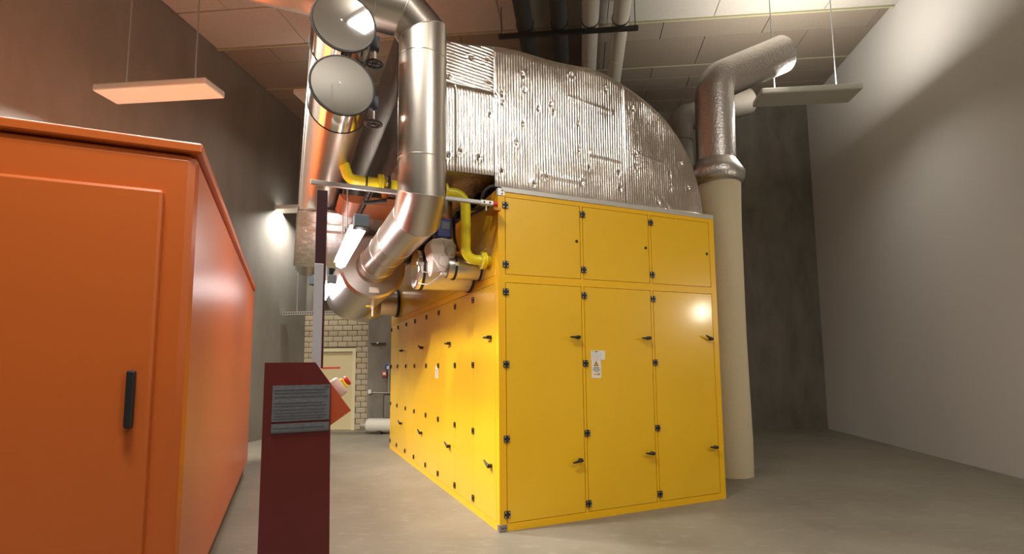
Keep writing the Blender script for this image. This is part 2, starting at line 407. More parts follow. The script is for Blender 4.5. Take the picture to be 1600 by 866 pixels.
# lamps hanging in the hall, a few of them added for brightness
for i, (x, y, z, L, W, P, UP) in enumerate(CEILING_LAMPS):
    nm = ['broad ceiling luminaire high behind the camera, right of it', 'pendant luminaire above the orange boiler, nearer one', 'pendant luminaire above the orange boiler, farther one', 'ceiling luminaire behind the camera, left of it', 'added pendant right of the yellow enclosure, brightening the ceiling', 'ceiling luminaire above the rear of the foil plenum', 'short ceiling luminaire straight above the camera', 'added low luminaire brightening the far brick wall', 'added unseen luminaire far behind the camera, brightening the ceiling'][i]
    t = thing('ceiling_lamp', (x, y, z), nm, 'lamp', rot=BROT, local=True)
    build('housing', MB().bbox(-L/2-.05, L/2+.05, -W/2-.05, W/2+.05, .02, .12, .02), WHITEP, t)
    build('suspension_rod', MB().cyl((-L/3, 0, .12), (-L/3, 0, CZ-z-.09), .01, 8), GREYR, t)
    build('suspension_rod', MB().cyl((L/3, 0, .12), (L/3, 0, CZ-z-.09), .01, 8), GREYR, t)
    ld = bpy.data.lights.new('luminaire_light', 'AREA'); ld.shape = 'RECTANGLE'; ld.size = L; ld.size_y = W; ld.energy = P; ld.color = LAMP_COL; ld.spread = radians(180 if i == 0 else 150)
    lo = bpy.data.objects.new('luminaire_light', ld); COL.objects.link(lo); lo.parent = t; lo.location = (0, 0, .01)
    ld = bpy.data.lights.new('added_uplight', 'AREA'); ld.shape = 'RECTANGLE'; ld.size = L; ld.size_y = W; ld.energy = UP; ld.color = LAMP_COL  # upward light added to every fixture to brighten the ceiling
    lo = bpy.data.objects.new('added_uplight', ld); COL.objects.link(lo); lo.parent = t; lo.location = (0, 0, .14); lo.rotation_euler = (pi, 0, 0)
# bulkhead lamp on the right wall: its mirror image shows in the third yellow door
def bulkhead(a, b, z):
    t = thing('wall_lamp', bpt(a, b, z), 'oblong bulkhead lamp glowing on the right wall', 'lamp', rot=BROT, local=True)
    build('lamp_base', MB().bbox(-.06, 0, -.22, .22, -.12, .12, .02), GREYR, t)
    build('lit_cover', MB().bbox(-.13, -.06, -.19, .19, -.09, .09, .03), LAMPON, t, smooth=True)
    ld = bpy.data.lights.new('bulkhead_light', 'AREA'); ld.shape = 'RECTANGLE'; ld.size = .30; ld.size_y = .14; ld.energy = 24; ld.color = (1, .9, .72)
    lo = bpy.data.objects.new('bulkhead_light', ld); COL.objects.link(lo); lo.parent = t; lo.location = (-.14, 0, 0); lo.rotation_euler = (0, radians(90), 0)
bulkhead(WR, 5.19, 2.63)

# ------------------------------------------------------------------ yellow machine enclosure
EX, EY, ET = 2.87, 6.10, 3.417
ZA, ZB, ZC, ZD = 3.338, 2.525, 2.445, 0.073
enc = thing('machine_enclosure', (0, 0, 0), 'tall yellow sheet-metal machine enclosure with many black-hinged doors', 'enclosure')
build('inner_body', MB().box(.03, EX-.03, .03, EY-.03, .01, ET-.02), GROOVE, enc)
fr = MB()
# right-hand (front) face rails and posts, flush at y=0
DXS = [(0.08, 0.958), (0.994, 1.872), (1.909, 2.787)]
for z0, z1 in ((0.0, ZD), (ZC, ZB), (ZA, ET-.03)): fr.box(0, EX, 0, .032, z0, z1)
for x0, x1 in ((0, .076), (.962, .990), (1.876, 1.905), (2.791, EX)): fr.box(x0, x1, 0.0005, .032, ZD, ZC).box(x0, x1, 0.0005, .032, ZB, ZA)
# left face (x=0)
YE = [0.09, 0.806, 1.526, 2.334, 3.056, 3.861, 4.566, 5.352, 6.04]
for z0, z1 in ((0.0, ZD), (ZC, ZB), (ZA, ET-.03)): fr.box(0, .032, .032, EY, z0, z1)
for y0, y1 in ((.0, .086), (6.045, EY)): fr.box(0.0005, .032, y0, y1, ZD, ZC).box(0.0005, .032, y0, y1, ZB, ZA)
fr.box(EX-.032, EX, .032, EY, 0, ET-.03).box(.032, EX-.032, EY-.032, EY, 0, ET-.03)
build('frame', fr, YELFR, enc)
build('roof_sheet', MB().box(.0, EX, .03, EY, ET-.03, ET), YELFR, enc)
tag(build('top_profile', MB().bbox(0.04, EX, -.008, .03, ET-.03, ET+.022, .004), ALU, enc), 'grey aluminium profile along the top edge')
tag(build('corner_bracket', MB().bbox(-.004, .076, -.006, .05, 3.345, ET+.004, .003).cyl((.045, -.006, 3.365), (.045, -.010, 3.365), .008, 10, 1).cyl((.045, -.006, 3.398), (.045, -.010, 3.398), .008, 10, 1), [PLATE, DARKM], enc), 'pale corner bracket with two screws')
tag(build('corner_bracket', MB().bbox(-.005, .078, -.007, .05, .0, .068, .003).cyl((.03, -.007, .035), (.03, -.010, .035), .008, 10, 1).cyl((.055, -.007, .035), (.055, -.010, .035), .008, 10, 1), [PLATED, DARKM], enc), 'worn grey foot bracket at the corner')
# hinges, levers and locks (local meshes, shared)
def mesh_of(name, mb, mats, smooth=False):
    o = build(name, mb, mats, smooth=smooth); me = o.data; bpy.data.objects.remove(o); return me
hb = MB().bbox(-.031, .031, -.012, 0, -.033, .033, .003).cyl((0, -.012, -.033), (0, -.012, .033), .008, 10)
for sx in (-.019, .019):
    for sz in (-.02, .02): hb.cyl((sx, -.012, sz), (sx, -.0145, sz), .006, 8, 1)
HINGE = mesh_of('hinge', hb, [BLACK, SCREW], 40)
lv = MB().cyl((0, 0, 0), (0, -.035, 0), .020, 16).sweep([(0.012, -.038, 0), (-.02, -.042, 0), (-.06, -.047, -.001), (-.105, -.050, .002)], [.019, .016, .012, .009], 10)
LEVER = mesh_of('lever_handle', lv, BLACK, 50)
LOCK = mesh_of('quarter_turn_lock', MB().cyl((0, 0, 0), (0, -.008, 0), .016, 16).cyl((0, -.008, 0), (0, -.012, 0), .008, 10), BLACK, 40)
def put(name, me, parent, loc, rz=0.0, tilt=0.0):
    o = bpy.data.objects.new(name, me); COL.objects.link(o); o.parent = parent; o.location = loc
    o.rotation_mode = 'XYZ'
    o.rotation_euler = (0, tilt, rz); return o
tilts = {(0, 0): 0.0, (1, 0): -.05, (2, 0): .35, (0, 1): -.16, (1, 1): .10, (2, 1): .1}
for i, (x0, x1) in enumerate(DXS):
    for lower in (0, 1):
        z0, z1 = (ZD+.004, ZC-.004) if lower else (ZB+.004, ZA-.004)
        d = build('door', MB().bbox(x0+.003, x1-.002, .0, .028, z0, z1, .003), YEL, enc)
        hz = (2.347, 1.616, .882, .160) if lower else (3.247, 2.63)
        for z in hz: put('hinge', HINGE, d, (x0-.001, 0, z))
        if lower:
            put('lever_handle', LEVER, d, (x1-.060, 0, 1.893), 0, tilts[(i, 0)]); put('lever_handle', LEVER, d, (x1-.060, 0, .612), 0, tilts[(i, 1)])
        else: put('quarter_turn_lock', LOCK, d, (x1-.045, 0, 2.940))
        if lower and i == 1:
            s = build('info_sticker', MB().box(1.062, 1.238, -.0022, 0, 1.651, 1.752), PAPER, d)
            t = build('sticker_print', MB().box(1.075, 1.108, -.003, -.0022, 1.739, 1.742).box(1.118, 1.138, -.003, -.0022, 1.733, 1.747).box(1.148, 1.162, -.003, -.0022, 1.739, 1.742), INK, d)
            pl = MB()
            for cx in (1.075, 1.105, 1.135, 1.165):
                for k in range(7): pl.box(cx, cx+.022, -.0028, -.0022, 1.664+k*.0095, 1.667+k*.0095)
            build('faint_text_column', pl, INKL, d)
            w = build('warning_sticker', MB().box(1.066, 1.183, -.0024, 0, 1.456, 1.648), PAPER, d)
            tb = MB().prism([(1.090, 1.584), (1.156, 1.584), (1.123, 1.642)], 'y', -.0030, -.0024)
            tb.prism([(1.100, 1.590), (1.146, 1.590), (1.123, 1.630)], 'y', -.0034, -.0030, 1)
            tb.prism([(1.125, 1.619), (1.114, 1.606), (1.121, 1.606), (1.118, 1.592), (1.132, 1.609), (1.124, 1.609)], 'y', -.0038, -.0034)
            build('warning_triangle', tb, [INK, SIGNY], d)
            tx = MB().box(1.088, 1.160, -.003, -.0024, 1.562, 1.570).box(1.078, 1.172, -.003, -.0024, 1.547, 1.552).box(1.080, 1.168, -.003, -.0024, 1.537, 1.541).box(1.100, 1.152, -.003, -.0024, 1.523, 1.529)
            build('warning_text', tx, INK, d)
            build('yellow_bar', MB().box(1.092, 1.142, -.003, -.0024, 1.490, 1.505), SIGNY, d)
            build('dark_emblem', MB().box(1.144, 1.166, -.003, -.0024, 1.488, 1.507).box(1.149, 1.161, -.0034, -.003, 1.494, 1.501, 1), [INK, INKL], d)
for k in range(8):
    y0, y1 = YE[k], YE[k+1]
    d = build('side_door', MB().bbox(0, .028, y0+.002, y1-.002, ZD+.004, ZC-.004, .002), YEL, enc)
    for z in (2.350, 1.614, .883, .156): put('hinge', HINGE, d, (0, y1, z), radians(-90))
    if k % 2 == 0:
        yy = (.245, 1.765, 3.32, 4.92)[k//2]
        put('lever_handle', LEVER, d, (0, yy-.03, 1.895), radians(-90), (0, 0, .35, .0)[k//2]); put('lever_handle', LEVER, d, (0, yy-.03, .597), radians(-90), .42)
    if k == 3:
        build('notice_sticker', MB().box(-.003, 0, 2.36, 2.50, 1.44, 1.605), PAPER, d)
        tx = MB().box(-.0036, -.003, 2.40, 2.44, 1.465, 1.48, 1).box(-.0036, -.003, 2.41, 2.45, 1.535, 1.55, 1)
        for q in range(5): tx.box(-.0036, -.003, 2.385, 2.475, 1.492+q*.017, 1.497+q*.017)
        build('notice_print', tx, [INKG, REDP], d)
for y0, y1 in ((.09, 1.526), (1.526, 3.056), (3.056, 4.566), (4.566, 6.04)):
    build('side_panel', MB().bbox(0, .028, y0+.002, y1-.002, ZB+.004, ZA-.004, .003), YEL, enc)

# ------------------------------------------------------------------ foil-wrapped plenum on top
FX0, FX1, FARC, FR_, FTOP = -1.02, 2.715, 1.205, 1.51, 4.95
def ftop(x):
    if x <= FARC: z = FTOP + .035*sin(x*2.1) + .018*sin(x*5.3+1)
    else:
        z = 3.435+FR_*sqrt(max(0.0, 1-((x-FARC)/FR_)**2)) + (.035*sin(x*2.1)+.018*sin(x*5.3+1))*max(0, 1-(x-FARC)/1.2)
    return z
def fbot(x): return 3.525+.03*(x+1.09) if x < -.03 else ET+.024
PINS = [(-.28, 4.78), (-.10, 4.80), (-.52, 4.52), (-.08, 4.55), (-.02, 4.42), (.06, 4.46), (.07, 4.36), (.32, 4.55), (.48, 4.38), (.30, 4.17), (-.08, 4.20), (.63, 4.46), (.66, 4.37),
        (.22, 3.95), (.97, 4.30), (-.20, 3.72), (-.40, 3.75), (-.52, 3.70), (.56, 3.62), (.98, 4.0), (.90, 4.85), (1.35, 4.78), (1.72, 4.62), (1.02, 3.63), (1.10, 3.80), (1.50, 3.80), (1.52, 3.62), (1.75, 4.05),
        (1.74, 3.92), (2.24, 3.88), (2.25, 3.72), (2.05, 3.52), (2.52, 3.75), (2.20, 3.47), (2.42, 4.05), (.05, 3.60), (.42, 3.52), (.30, 4.72)]
BANDS = [(1.12, 1.56, 3.93, 3.99, -.05), (.50, 1.02, 3.60, 3.66, -.05), (1.62, 2.15, 4.02, 4.06, -.15), (.85, 1.45, 4.52, 4.57, -.12)]
def fdisp(x, z):
    h = 0.0
    horiz = x < -.02 and z > 4.45
    u = z*1.03+x*.12 if horiz else x + .010*noise.noise((x*3, z*1.3, 2.0))
    pitch_ = .037 if horiz else .031
    if x > 1.62: amp = .0017
    else: amp = .0030
    amp *= .45+.9*max(0, .5+noise.noise((x*2.3, z*1.9, 9.0)))
    d = (u/pitch_-math.floor(u/pitch_)-.5)*pitch_
    h -= amp*math.exp(-(d/.0055)**2)
    if not horiz: h += .00045*noise.noise((x*75, z*9, 6.0))
    h += .005*noise.noise((x*1.6, z*1.6, 0.3)) + .0016*noise.noise((x*8, z*5, 4.0)) + .0005*noise.noise((x*45, z*24, 1.0))
    for px, pz in PINS:
        dx, dz = x-px, z-pz
        if abs(dx) < .11 and abs(dz) < .11:
            r = sqrt(dx*dx+dz*dz)
            h -= .011*math.exp(-(r/.015)**2)*(1+.3*sin(5*atan2(dz, dx)+pz*7)) - .0016*math.exp(-((r-.04)/.018)**2)*(1+.9*sin(6*atan2(dz, dx)+px*9))
    for x0, x1, z0, z1, sl in BANDS:
        if x0 < x < x1:
            c = (z0+z1)/2+sl*(x-(x0+x1)/2); d = (z-c)/((z1-z0)/2)
            if abs(d) < 1.6: h += .0035*math.exp(-d*d*1.5)*(1 if d > 0 else .6) - .002*math.exp(-(d+1)**2*8)
    return h
foil = thing('foil_plenum', (0, 1.0, ET+.02), 'large silver foil wrapped plenum with curved right shoulder on yellow enclosure', 'duct')
def foil_panel(x0, x1, za, zb, off, dx=.0027, dz=.02):
    nx = max(4, int((x1-x0)/dx)); vs = []; fs = []
    nz = max(6, int((min(5.0, zb if zb else 5.0)-(za if za else 3.43))/dz))
    for i in range(nx+1):
        x = x0+(x1-x0)*i/nx
        lo = fbot(x) if za is None else za+off; hi = ftop(x) if zb is None else zb
        if hi < lo+.004: hi = lo+.004
        for j in range(nz+1):
            z = lo+(hi-lo)*j/nz
            edge = min(1, j/3, (nz-j)/3, i/8, (nx-i)/8)
            vs.append((x, .022-off-fdisp(x, z)*(.35+.65*edge)+.006*(1-edge)**2, z))
    for i in range(nx):
        for j in range(nz):
            a = i*(nz+1)+j; fs.append((a, a+nz+1, a+nz+2, a+1))
    return build('foil_panel', MB().add(vs, fs), FOIL, foil, smooth=75, recalc=False)
foil_panel(FX0, -.0, 4.45, None, .004, .012, .0042)
foil_panel(FX0, -.44, None, 4.46, .0)
foil_panel(-.45, -.025, None, 4.46, .003)
foil_panel(-.03, 1.065, None, None, .006)
foil_panel(1.055, 1.60, None, None, .001)
foil_panel(1.59, FX1, None, None, .005)
FY1 = 4.6
prof = [(FX0, ftop(FX0)-.0)]
N = 110
for i in range(1, N+1):
    x = FX0+(FX1-FX0)*(i/N if i/N < .6 else .6+.4*sin((i/N-.6)/.4*pi/2))
    prof.append((x, max(ftop(x), ET+.025)))
wv = MB(); vs = []; fs = []; ny = 60
for j in range(ny+1):
    y = .018+(FY1-.018)*j/ny
    for x, z in prof: vs.append((x, y, z+(.006*noise.noise((x*7, y*7, 0))+.002*sin(y*2*pi/.09) if j else 0)))
for j in range(ny):
    for i in range(N): a = j*(N+1)+i; fs.append((a, a+1, a+N+2, a+N+1))
build('curved_foil_wrap', wv.add(vs, fs), FOILR, foil, smooth=70)
# left side with upright ribs, underside of the overhang, back
sv = []; sf = []; ny, nz = 420, 14
for j in range(ny+1):
    y = .02+(FY1-.02)*j/ny
    for k in range(nz+1):
        z = 3.52+(ftop(FX0)-3.52)*k/nz
        sv.append((FX0-.004*abs(sin(pi*y/.045))-.006*noise.noise((y*3, z*3, 7))-.003, y, z))
for j in range(ny):
    for k in range(nz): a = j*(nz+1)+k; sf.append((a, a+1, a+nz+2, a+nz+1))
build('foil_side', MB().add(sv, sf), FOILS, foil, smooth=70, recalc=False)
uv_ = []; uf = []; nx, ny = 60, 120
for j in range(ny+1):
    y = .02+(FY1-.02)*j/ny
    for i in range(nx+1):
        x = FX0+(.0-FX0)*i/nx
        uv_.append((x, y, 3.522+.03*(x+1.09)*(1-j/ny)+.010*noise.noise((x*3, y*3, 3))+.005*noise.noise((x*9, y*9, 5))))
for j in range(ny):
    for i in range(nx): a = j*(nx+1)+i; uf.append((a, a+nx+1, a+nx+2, a+1))
build('foil_underside', MB().add(uv_, uf), FOILR, foil, smooth=70, recalc=False)
build('foil_back', MB().prism([(x, z) for x, z in prof[::6]]+[(FX1, ET+.026), (0, ET+.026), (FX0, 3.54)], 'y', FY1-.02, FY1), FOILR, foil)
# washers that pin the blanket
WASH = mesh_of('pin_washer', MB().lathe((0, 0, 0), (0, -1, 0), [(0, .009), (.002, .008), (.003, .003), (.004, .001)], 10), PINM, 40)
for px, pz in PINS:
    put('pin_washer', WASH, foil, (px, .029-1.0, pz-ET-.02))

# ------------------------------------------------------------------ mitred sheet-metal duct
def mitre(pts, r, n=56, start_normal=None, end_normal=None):
    pts = [Vector(p) for p in pts]; N = len(pts)
    d = [(pts[i+1]-pts[i]).normalized() for i in range(N-1)]
    ref = Vector((0, 1, 0)) if abs(d[0].y) < .9 else Vector((1, 0, 0))
    a = d[0].cross(ref).normalized(); b = d[0].cross(a)
    ring = [pts[0]+(a*cos(2*pi*k/n)+b*sin(2*pi*k/n))*r for k in range(n)]
    out = []; rings = [ring]
    for i in range(N-1):
        nrm = d[i] if i == N-2 else (d[i]+d[i+1]).normalized()
        nxt = [p+d[i]*((pts[i+1]-p).dot(nrm)/d[i].dot(nrm)) for p in ring]
        out.append((ring, nxt)); ring = nxt; rings.append(ring)
    return out, rings
def tube_between(A, B, mi=0):
    n = len(A); return MB().add(list(A)+list(B), [(k, (k+1) % n, n+(k+1) % n, n+k) for k in range(n)], mi)
def ring_bead(ring, r=.005):
    return MB().sweep(ring, r, 6, False, 0, True)
AX, AY, DR = -.878, -.41, .212
ZH, ZL, RB = 4.79, 2.97, .285
duct = thing('silver_duct', (AX, AY, ZL), 'thick silver sheet-metal duct dropping in front of foil plenum then running back', 'duct')
e = .586*RB
path = [(-3.6, AY, ZH), (-1.33, AY, ZH), (AX-e, AY, ZH), (AX, AY, ZH-e), (AX, AY, 4.37), (AX, AY, 3.42), (AX, AY, ZL+e), (AX, AY+e, ZL), (AX, .72, ZL), (AX, 1.28, ZL), (AX, 2.5, ZL)]
secs, rings = mitre(path, DR)
for i, (A, B) in enumerate(secs):
    build('duct_section', tube_between(A, B), STEEL, duct, smooth=50)
for rg in rings[1:-1]: build('seam_bead', ring_bead(rg, .0045), STEELV, duct, smooth=60)
build('joint_band', MB().lathe((AX, 2.02, ZL), (0, 1, 0), [(0, DR+.002), (.01, DR+.018), (.035, DR+.018), (.045, DR+.002)], 56), STEEL, duct, smooth=40)
build('conical_collar', MB().lathe((AX, 2.40, ZL), (0, 1, 0), [(-.06, DR+.001), (.0, DR+.012), (.06, DR+.02), (.07, .40), (.10, .435), (.13, .44)], 64), STEELV, duct, smooth=30)
tag(build('collar_label', MB().box(-.93, -.80, 2.462, 2.470, 2.610, 2.685), PAPER, duct), 'small pale label on the round collar')
fp = fillet([(AX, 2.52, ZL), (AX, 5.55, ZL-.06), (-.25, 5.62, ZL-.10)], .42, 14)
bigfoil = MB().sweep(fp, [.435]*(len(fp)-1)+[.30], 56)
build('foil_pipe', bigfoil, FOILR, duct, smooth=50)
build('branch_stub', MB().cyl((-.35, 5.40, 2.82), (0, 5.40, 2.82), .25, 48), STEEL, duct, smooth=50)
build('branch_band', MB().lathe((-.055, 5.40, 2.82), (1, 0, 0), [(0, .252), (.003, .268), (.05, .268), (.053, .252)], 48), RUBBER, duct, smooth=40)
dv = MB().cyl((-.86, 2.60, 2.55), (-.86, 2.60, 2.40), .022, 12).cyl((-.86, 2.60, 2.42), (-.86, 2.60, 2.30), .014, 12)
build('drain_valve', dv, PLATE, duct, smooth=50)
tag(build('valve_lever', MB().bbox(-.95, -.87, 2.585, 2.615, 2.425, 2.445, .006), YELP, duct), 'small yellow lever')

# ------------------------------------------------------------------ two capped header pipes
def header(zc, label):
    cx, R, y0 = -1.600, .2325, -.912
    t = thing('capped_pipe', (cx, y0, zc), label, 'pipe', group='pair of capped silver pipes')
    build('pipe_body', MB().cyl((cx, y0+.33, zc), (cx, 7.0, zc), R-.006, 64), STEEL, t, smooth=50)
    build('polished_band', MB().cyl((cx, y0+.02, zc), (cx, y0+.345, zc), R+.001, 64), CHROME, t, smooth=50)
    build('end_plate', MB().lathe((cx, y0, zc), (0, -1, 0), [(-.02, R-.006), (.004, R-.006), (.006, R-.01)], 64), MIRROR, t)
    build('rim_seal', MB().torus((cx, y0+.004, zc), (0, 1, 0), R, .009, 64, 8), RUBBER, t, smooth=60)
    build('band_seal', MB().torus((cx, y0+.345, zc), (0, 1, 0), R, .007, 64, 8), RUBBER, t, smooth=60)
    vx, vy, vz = cx+R+.02, y0+.16, zc-.02
    build('valve_body', MB().cyl((cx+R-.03, vy, vz+.02), (vx+.03, vy, vz+.02), .018, 12).bbox(vx-.03, vx+.035, vy-.035, vy+.035, vz-.055, vz+.055, .008), NAVYD, t, smooth=40)
    build('valve_stem', MB().cyl((vx, vy, vz-.05), (vx, vy, vz-.18), .011, 12), CHROME, t, smooth=50)
    hwl = MB().torus((vx, vy, vz-.17), (0, 0, 1), .062, .011, 28, 8).cyl((vx, vy, vz-.185), (vx, vy, vz-.15), .018, 12)
    for k in range(3):
        c, s = cos(k*pi/3)*.06, sin(k*pi/3)*.06
        hwl.cyl((vx-c, vy-s, vz-.17), (vx+c, vy+s, vz-.17), .007, 8)
    build('handwheel', hwl, DARKM, t, smooth=50)
    build('plate_screw', MB().cyl((cx-.02, y0-.006, zc+.01), (cx-.02, y0-.012, zc+.01), .007, 8), SCREW, t)
    return t
header(4.237, 'upper of two silver pipes whose round cap plates face us, white glare on it')
header(3.730, 'lower of two silver pipes whose round cap plates face us, plain grey plate')

# ------------------------------------------------------------------ yellow gas pipe
gp = thing('gas_pipe', (-.265, .25, 3.4), 'bright yellow gas pipe with flanges running behind duct into enclosure side', 'pipe')
GYp, GZ, GX = .25, 3.395, -.265
build('drop_pipe', MB().sweep(fillet([(-.475, GYp, GZ), (GX, GYp, GZ), (GX, GYp, 2.705), (-.09, GYp, 2.705)], [.13, .11], 14), .052, 28), GASY, gp, smooth=50)
build('run_pipe', MB().sweep(fillet([(-1.06, GYp, GZ), (-1.43, GYp, GZ+.006), (-1.475, GYp+.02, 3.545)], [.075], 12), .05, 28), GASY, gp, smooth=50)
build('hidden_pipe', MB().cyl((-1.06, GYp, GZ), (-.49, GYp, GZ), .05, 24), GASY, gp, smooth=50)
def flange(x, m, name='flange', R=.092, bolts=True, z=GZ):
    o = build(name, MB().lathe((x, GYp, z), (1, 0, 0), [(-.012, R-.004), (-.009, R), (.009, R), (.012, R-.004)], 36), m, gp, smooth=40)
    if bolts:
        b = MB()
        for k in range(8):
            a = 2*pi*k/8+.2; b.cyl((x-.025, GYp+cos(a)*(R-.02), z+sin(a)*(R-.02)), (x+.02, GYp+cos(a)*(R-.02), z+sin(a)*(R-.02)), .008, 8)
        build('flange_bolts', b, SCREW, o)
    return o
flange(-.485, GASY); flange(-.512, DARKM, 'gasket_ring'); flange(-.085, GASY, z=2.705); flange(-.06, GASY, z=2.705, bolts=False)
build('entry_stub', MB().cyl((-.06, GYp, 2.705), (0, GYp, 2.705), .052, 24), GASY, gp, smooth=50)
flange(-1.12, GASY); flange(-1.06, DARKM, 'gasket_ring'); flange(-1.145, GASY, bolts=False)
build('pipe_clip', MB().lathe((-1.27, GYp, GZ), (1, 0, 0), [(-.01, .051), (-.008, .058), (.008, .058), (.01, .051)], 24), DARKM, gp)
tag(build('valve_stub', MB().cyl((-1.095, GYp-.02, GZ-.04), (-1.095, GYp-.02, GZ-.17), .026, 14), ORANGE, gp, smooth=50), 'orange stub below the pipe')
build('shutoff_lever', MB().sweep([(-1.085, GYp-.03, GZ-.168), (-1.13, GYp-.035, GZ-.18), (-1.2, GYp-.04, GZ-.205), (-1.3, GYp-.045, GZ-.222)], [.022, .02, .019, .021], 10), BLACK, gp, smooth=50)

# ------------------------------------------------------------------ rail, perforated channels, lamps below
rl = thing('support_rail', (-.85, -.12, 3.207), 'long thin grey steel rail crossing behind the silver duct', 'rail')
build('rail_tube', MB().bbox(-1.78, -.16, -.14, -.10, 3.187, 3.227, .006), GREYR, rl)
build('end_clamp', MB().bbox(-.235, -.10, -.15, -.09, 3.185, 3.23, .008).cyl((-.2, -.15, 3.207), (-.2, -.158, 3.207), .009, 8, 1).cyl((-.14, -.15, 3.207), (-.14, -.158, 3.207), .009, 8, 1), [PLATE, DARKM], rl)
build('clamp_bolt', MB().cyl((-.17, -.12, 3.19), (-.17, -.12, 3.13), .01, 10).cyl((-.11, -.12, 3.21), (-.075, -.12, 3.215), .014, 10), SCREW, rl)
tag(build('end_cap', MB().cyl((-.095, -.12, 3.207), (-.052, -.12, 3.207), .026, 14), REDP, rl, smooth=40), 'red end cap')
build('rail_bracket', MB().bbox(-.085, -.002, -.10, .14, 3.155, 3.178, .004), COPPER, rl)
pc = thing('perforated_channel', (-1.2, 1.4, 3.42), 'dark perforated strut channel slanting back below the orange duct', 'rail')
pm = MB().box(-1.222, -1.178, .30, 3.2, 3.40, 3.408).box(-1.222, -1.214, .30, 3.2, 3.36, 3.40).box(-1.186, -1.178, .30, 3.2, 3.36, 3.40)
build('channel', pm, DARKM, pc)
sl = MB()
for k in range(26): sl.box(-1.209, -1.191, .36+k*.108, .41+k*.108, 3.398, 3.3995)
build('slot', sl, SCREW, pc)
build('hanger_rod', MB().cyl((-1.2, .5, 3.40), (-1.2, .5, 3.41), .008, 8).cyl((-1.2, 2.2, 3.40), (-1.2, 2.2, 3.46), .008, 8), GREYR, pc)
cs = thing('cross_strut', (-1.3, 2.3, 3.42), 'pale grey cross strut under the bright foil by the dark post', 'rail')
build('strut_bar', MB().bbox(-1.75, -1.1, 2.42, 2.48, 3.37, 3.41, .005), PLATE, cs)
build('strut_bolt', MB().cyl((-1.25, 2.45, 3.41), (-1.25, 2.45, 3.46), .008, 8).cyl((-1.6, 2.45, 3.41), (-1.6, 2.45, 3.46), .008, 8), DARKM, cs)
def tube_lamp(y0, y1, z, label, ht):
    x = -1.402
    t = thing('tube_lamp', (x, y0, z), label, 'lamp', group='tube lamps in line under the pipes')
    build('lamp_body', MB().prism([(x-.078, z-.006), (x-.058, z+.045), (x-.03, z+.062), (x+.02, z+.062), (x+.02, z+.047), (x-.03, z+.047), (x-.056, z-.0)], 'y', y0, y1), REFL, t)
    build('diffuser', MB().prism([(x-.054, z+.0), (x-.046, z-.045), (x, z-.066), (x+.046, z-.045), (x+.056, z+.035), (x+.02, z+.045), (x-.03, z+.045)], 'y', y0+.02, y1-.02), TUBE, t)
    build('end_box', MB().bbox(x-.058, x+.058, y0-.13, y0+.005, z-.045, z+.06, .008), GREYBLUE, t)
    for yy in (y0+1.1, y1-.15): build('hanger', MB().cyl((x, yy, z+.05), (x, yy, ht), .006, 8), GREYR, t)
tube_lamp(-.47, 1.29, 2.775, 'nearer glowing tube lamp hanging left of the silver duct', 3.60)
tube_lamp(2.65, 4.59, 2.775, 'farther glowing tube lamp, lower end behind the dark post', 3.455)
# ------------------------------------------------------------------ orange duct and foil block below the plenum
od = thing('orange_duct', (-1.0, 1.5, 3.4), 'rounded orange-brown sheet duct under the foil behind the gas pipe', 'duct')
low = [(-1.445, 3.510), (-1.435, 3.485), (-1.405, 3.455), (-1.36, 3.435), (-1.28, 3.424), (-.50, 3.440)]
build('duct_shell', MB().prism(low+[(-.50, 3.512)], 'y', 1.10, 1.72), ORDUCT, od, smooth=30)
build('duct_flange', MB().prism([(u, v-.008) for u, v in low]+[(-.50, 3.512)], 'y', 1.08, 1.10), ORDUCT, od, smooth=30)
fb = thing('foil_block', (-1.2, 3.3, 3.5), 'bright crinkled foil wrapped duct underside with lamp light painted in', 'duct')
bv = []; bf = []; nx, ny = 50, 90
for j in range(ny+1):
    y = 1.75+(5.6-1.75)*j/ny
    for i in range(nx+1):
        x = -1.85+1.30*i/nx
        bv.append((x, y, 3.462+.012*noise.noise((x*5, y*5, 1))+.004*abs(sin(pi*y/.09))+.006*noise.noise((x*14, y*14, 2))))
for j in range(ny):
    for i in range(nx): a = j*(nx+1)+i; bf.append((a, a+nx+1, a+nx+2, a+1))
build('foil_bottom', MB().add(bv, bf), BFOIL, fb, smooth=70, recalc=False)
build('foil_sides', MB().box(-1.86, -1.84, 1.74, 5.62, 3.47, 3.494).box(-1.85, FX0-.02, 1.74, 1.76, 3.47, 3.494).box(-1.85, -.56, 1.75, 5.6, 3.484, 3.494), FOILR, fb)

# ------------------------------------------------------------------ silver drums with jacketed control valve
dr = thing('outlet_drum', (-.4, .9, 2.70), 'wide silver drum on the enclosure side with black band and round end plate', 'drum')
DC, DRR = (0, .90, 2.675), .215
build('drum_shell', MB().cyl((-.60, DC[1], DC[2]), (0.0, DC[1], DC[2]), DRR, 56), STEEL, dr, smooth=50)
build('end_ring', MB().lathe((-.66, DC[1], DC[2]), (1, 0, 0), [(0, DRR-.02), (.01, DRR+.002), (.05, DRR+.006), (.06, DRR+.002)], 56), CHROME, dr, smooth=40)
build('end_plate', MB().lathe((-.655, DC[1], DC[2]), (-1, 0, 0), [(-.01, DRR-.014), (.004, DRR-.014), (.006, DRR-.03)], 56), CHROME, dr)
build('black_band', MB().lathe((-.600, DC[1], DC[2]), (1, 0, 0), [(0, DRR+.001), (.002, DRR+.012), (.024, DRR+.012), (.026, DRR+.001)], 56), RUBBER, dr, smooth=40)
build('black_band', MB().lathe((-.035, DC[1], DC[2]), (1, 0, 0), [(0, DRR+.001), (.002, DRR+.012), (.024, DRR+.012), (.026, DRR+.001)], 56), RUBBER, dr, smooth=40)
build('end_clip', MB().bbox(-.675, -.58, DC[1]-.22, DC[1]-.19, DC[2]+.02, DC[2]+.055, .006), SCREW, dr)
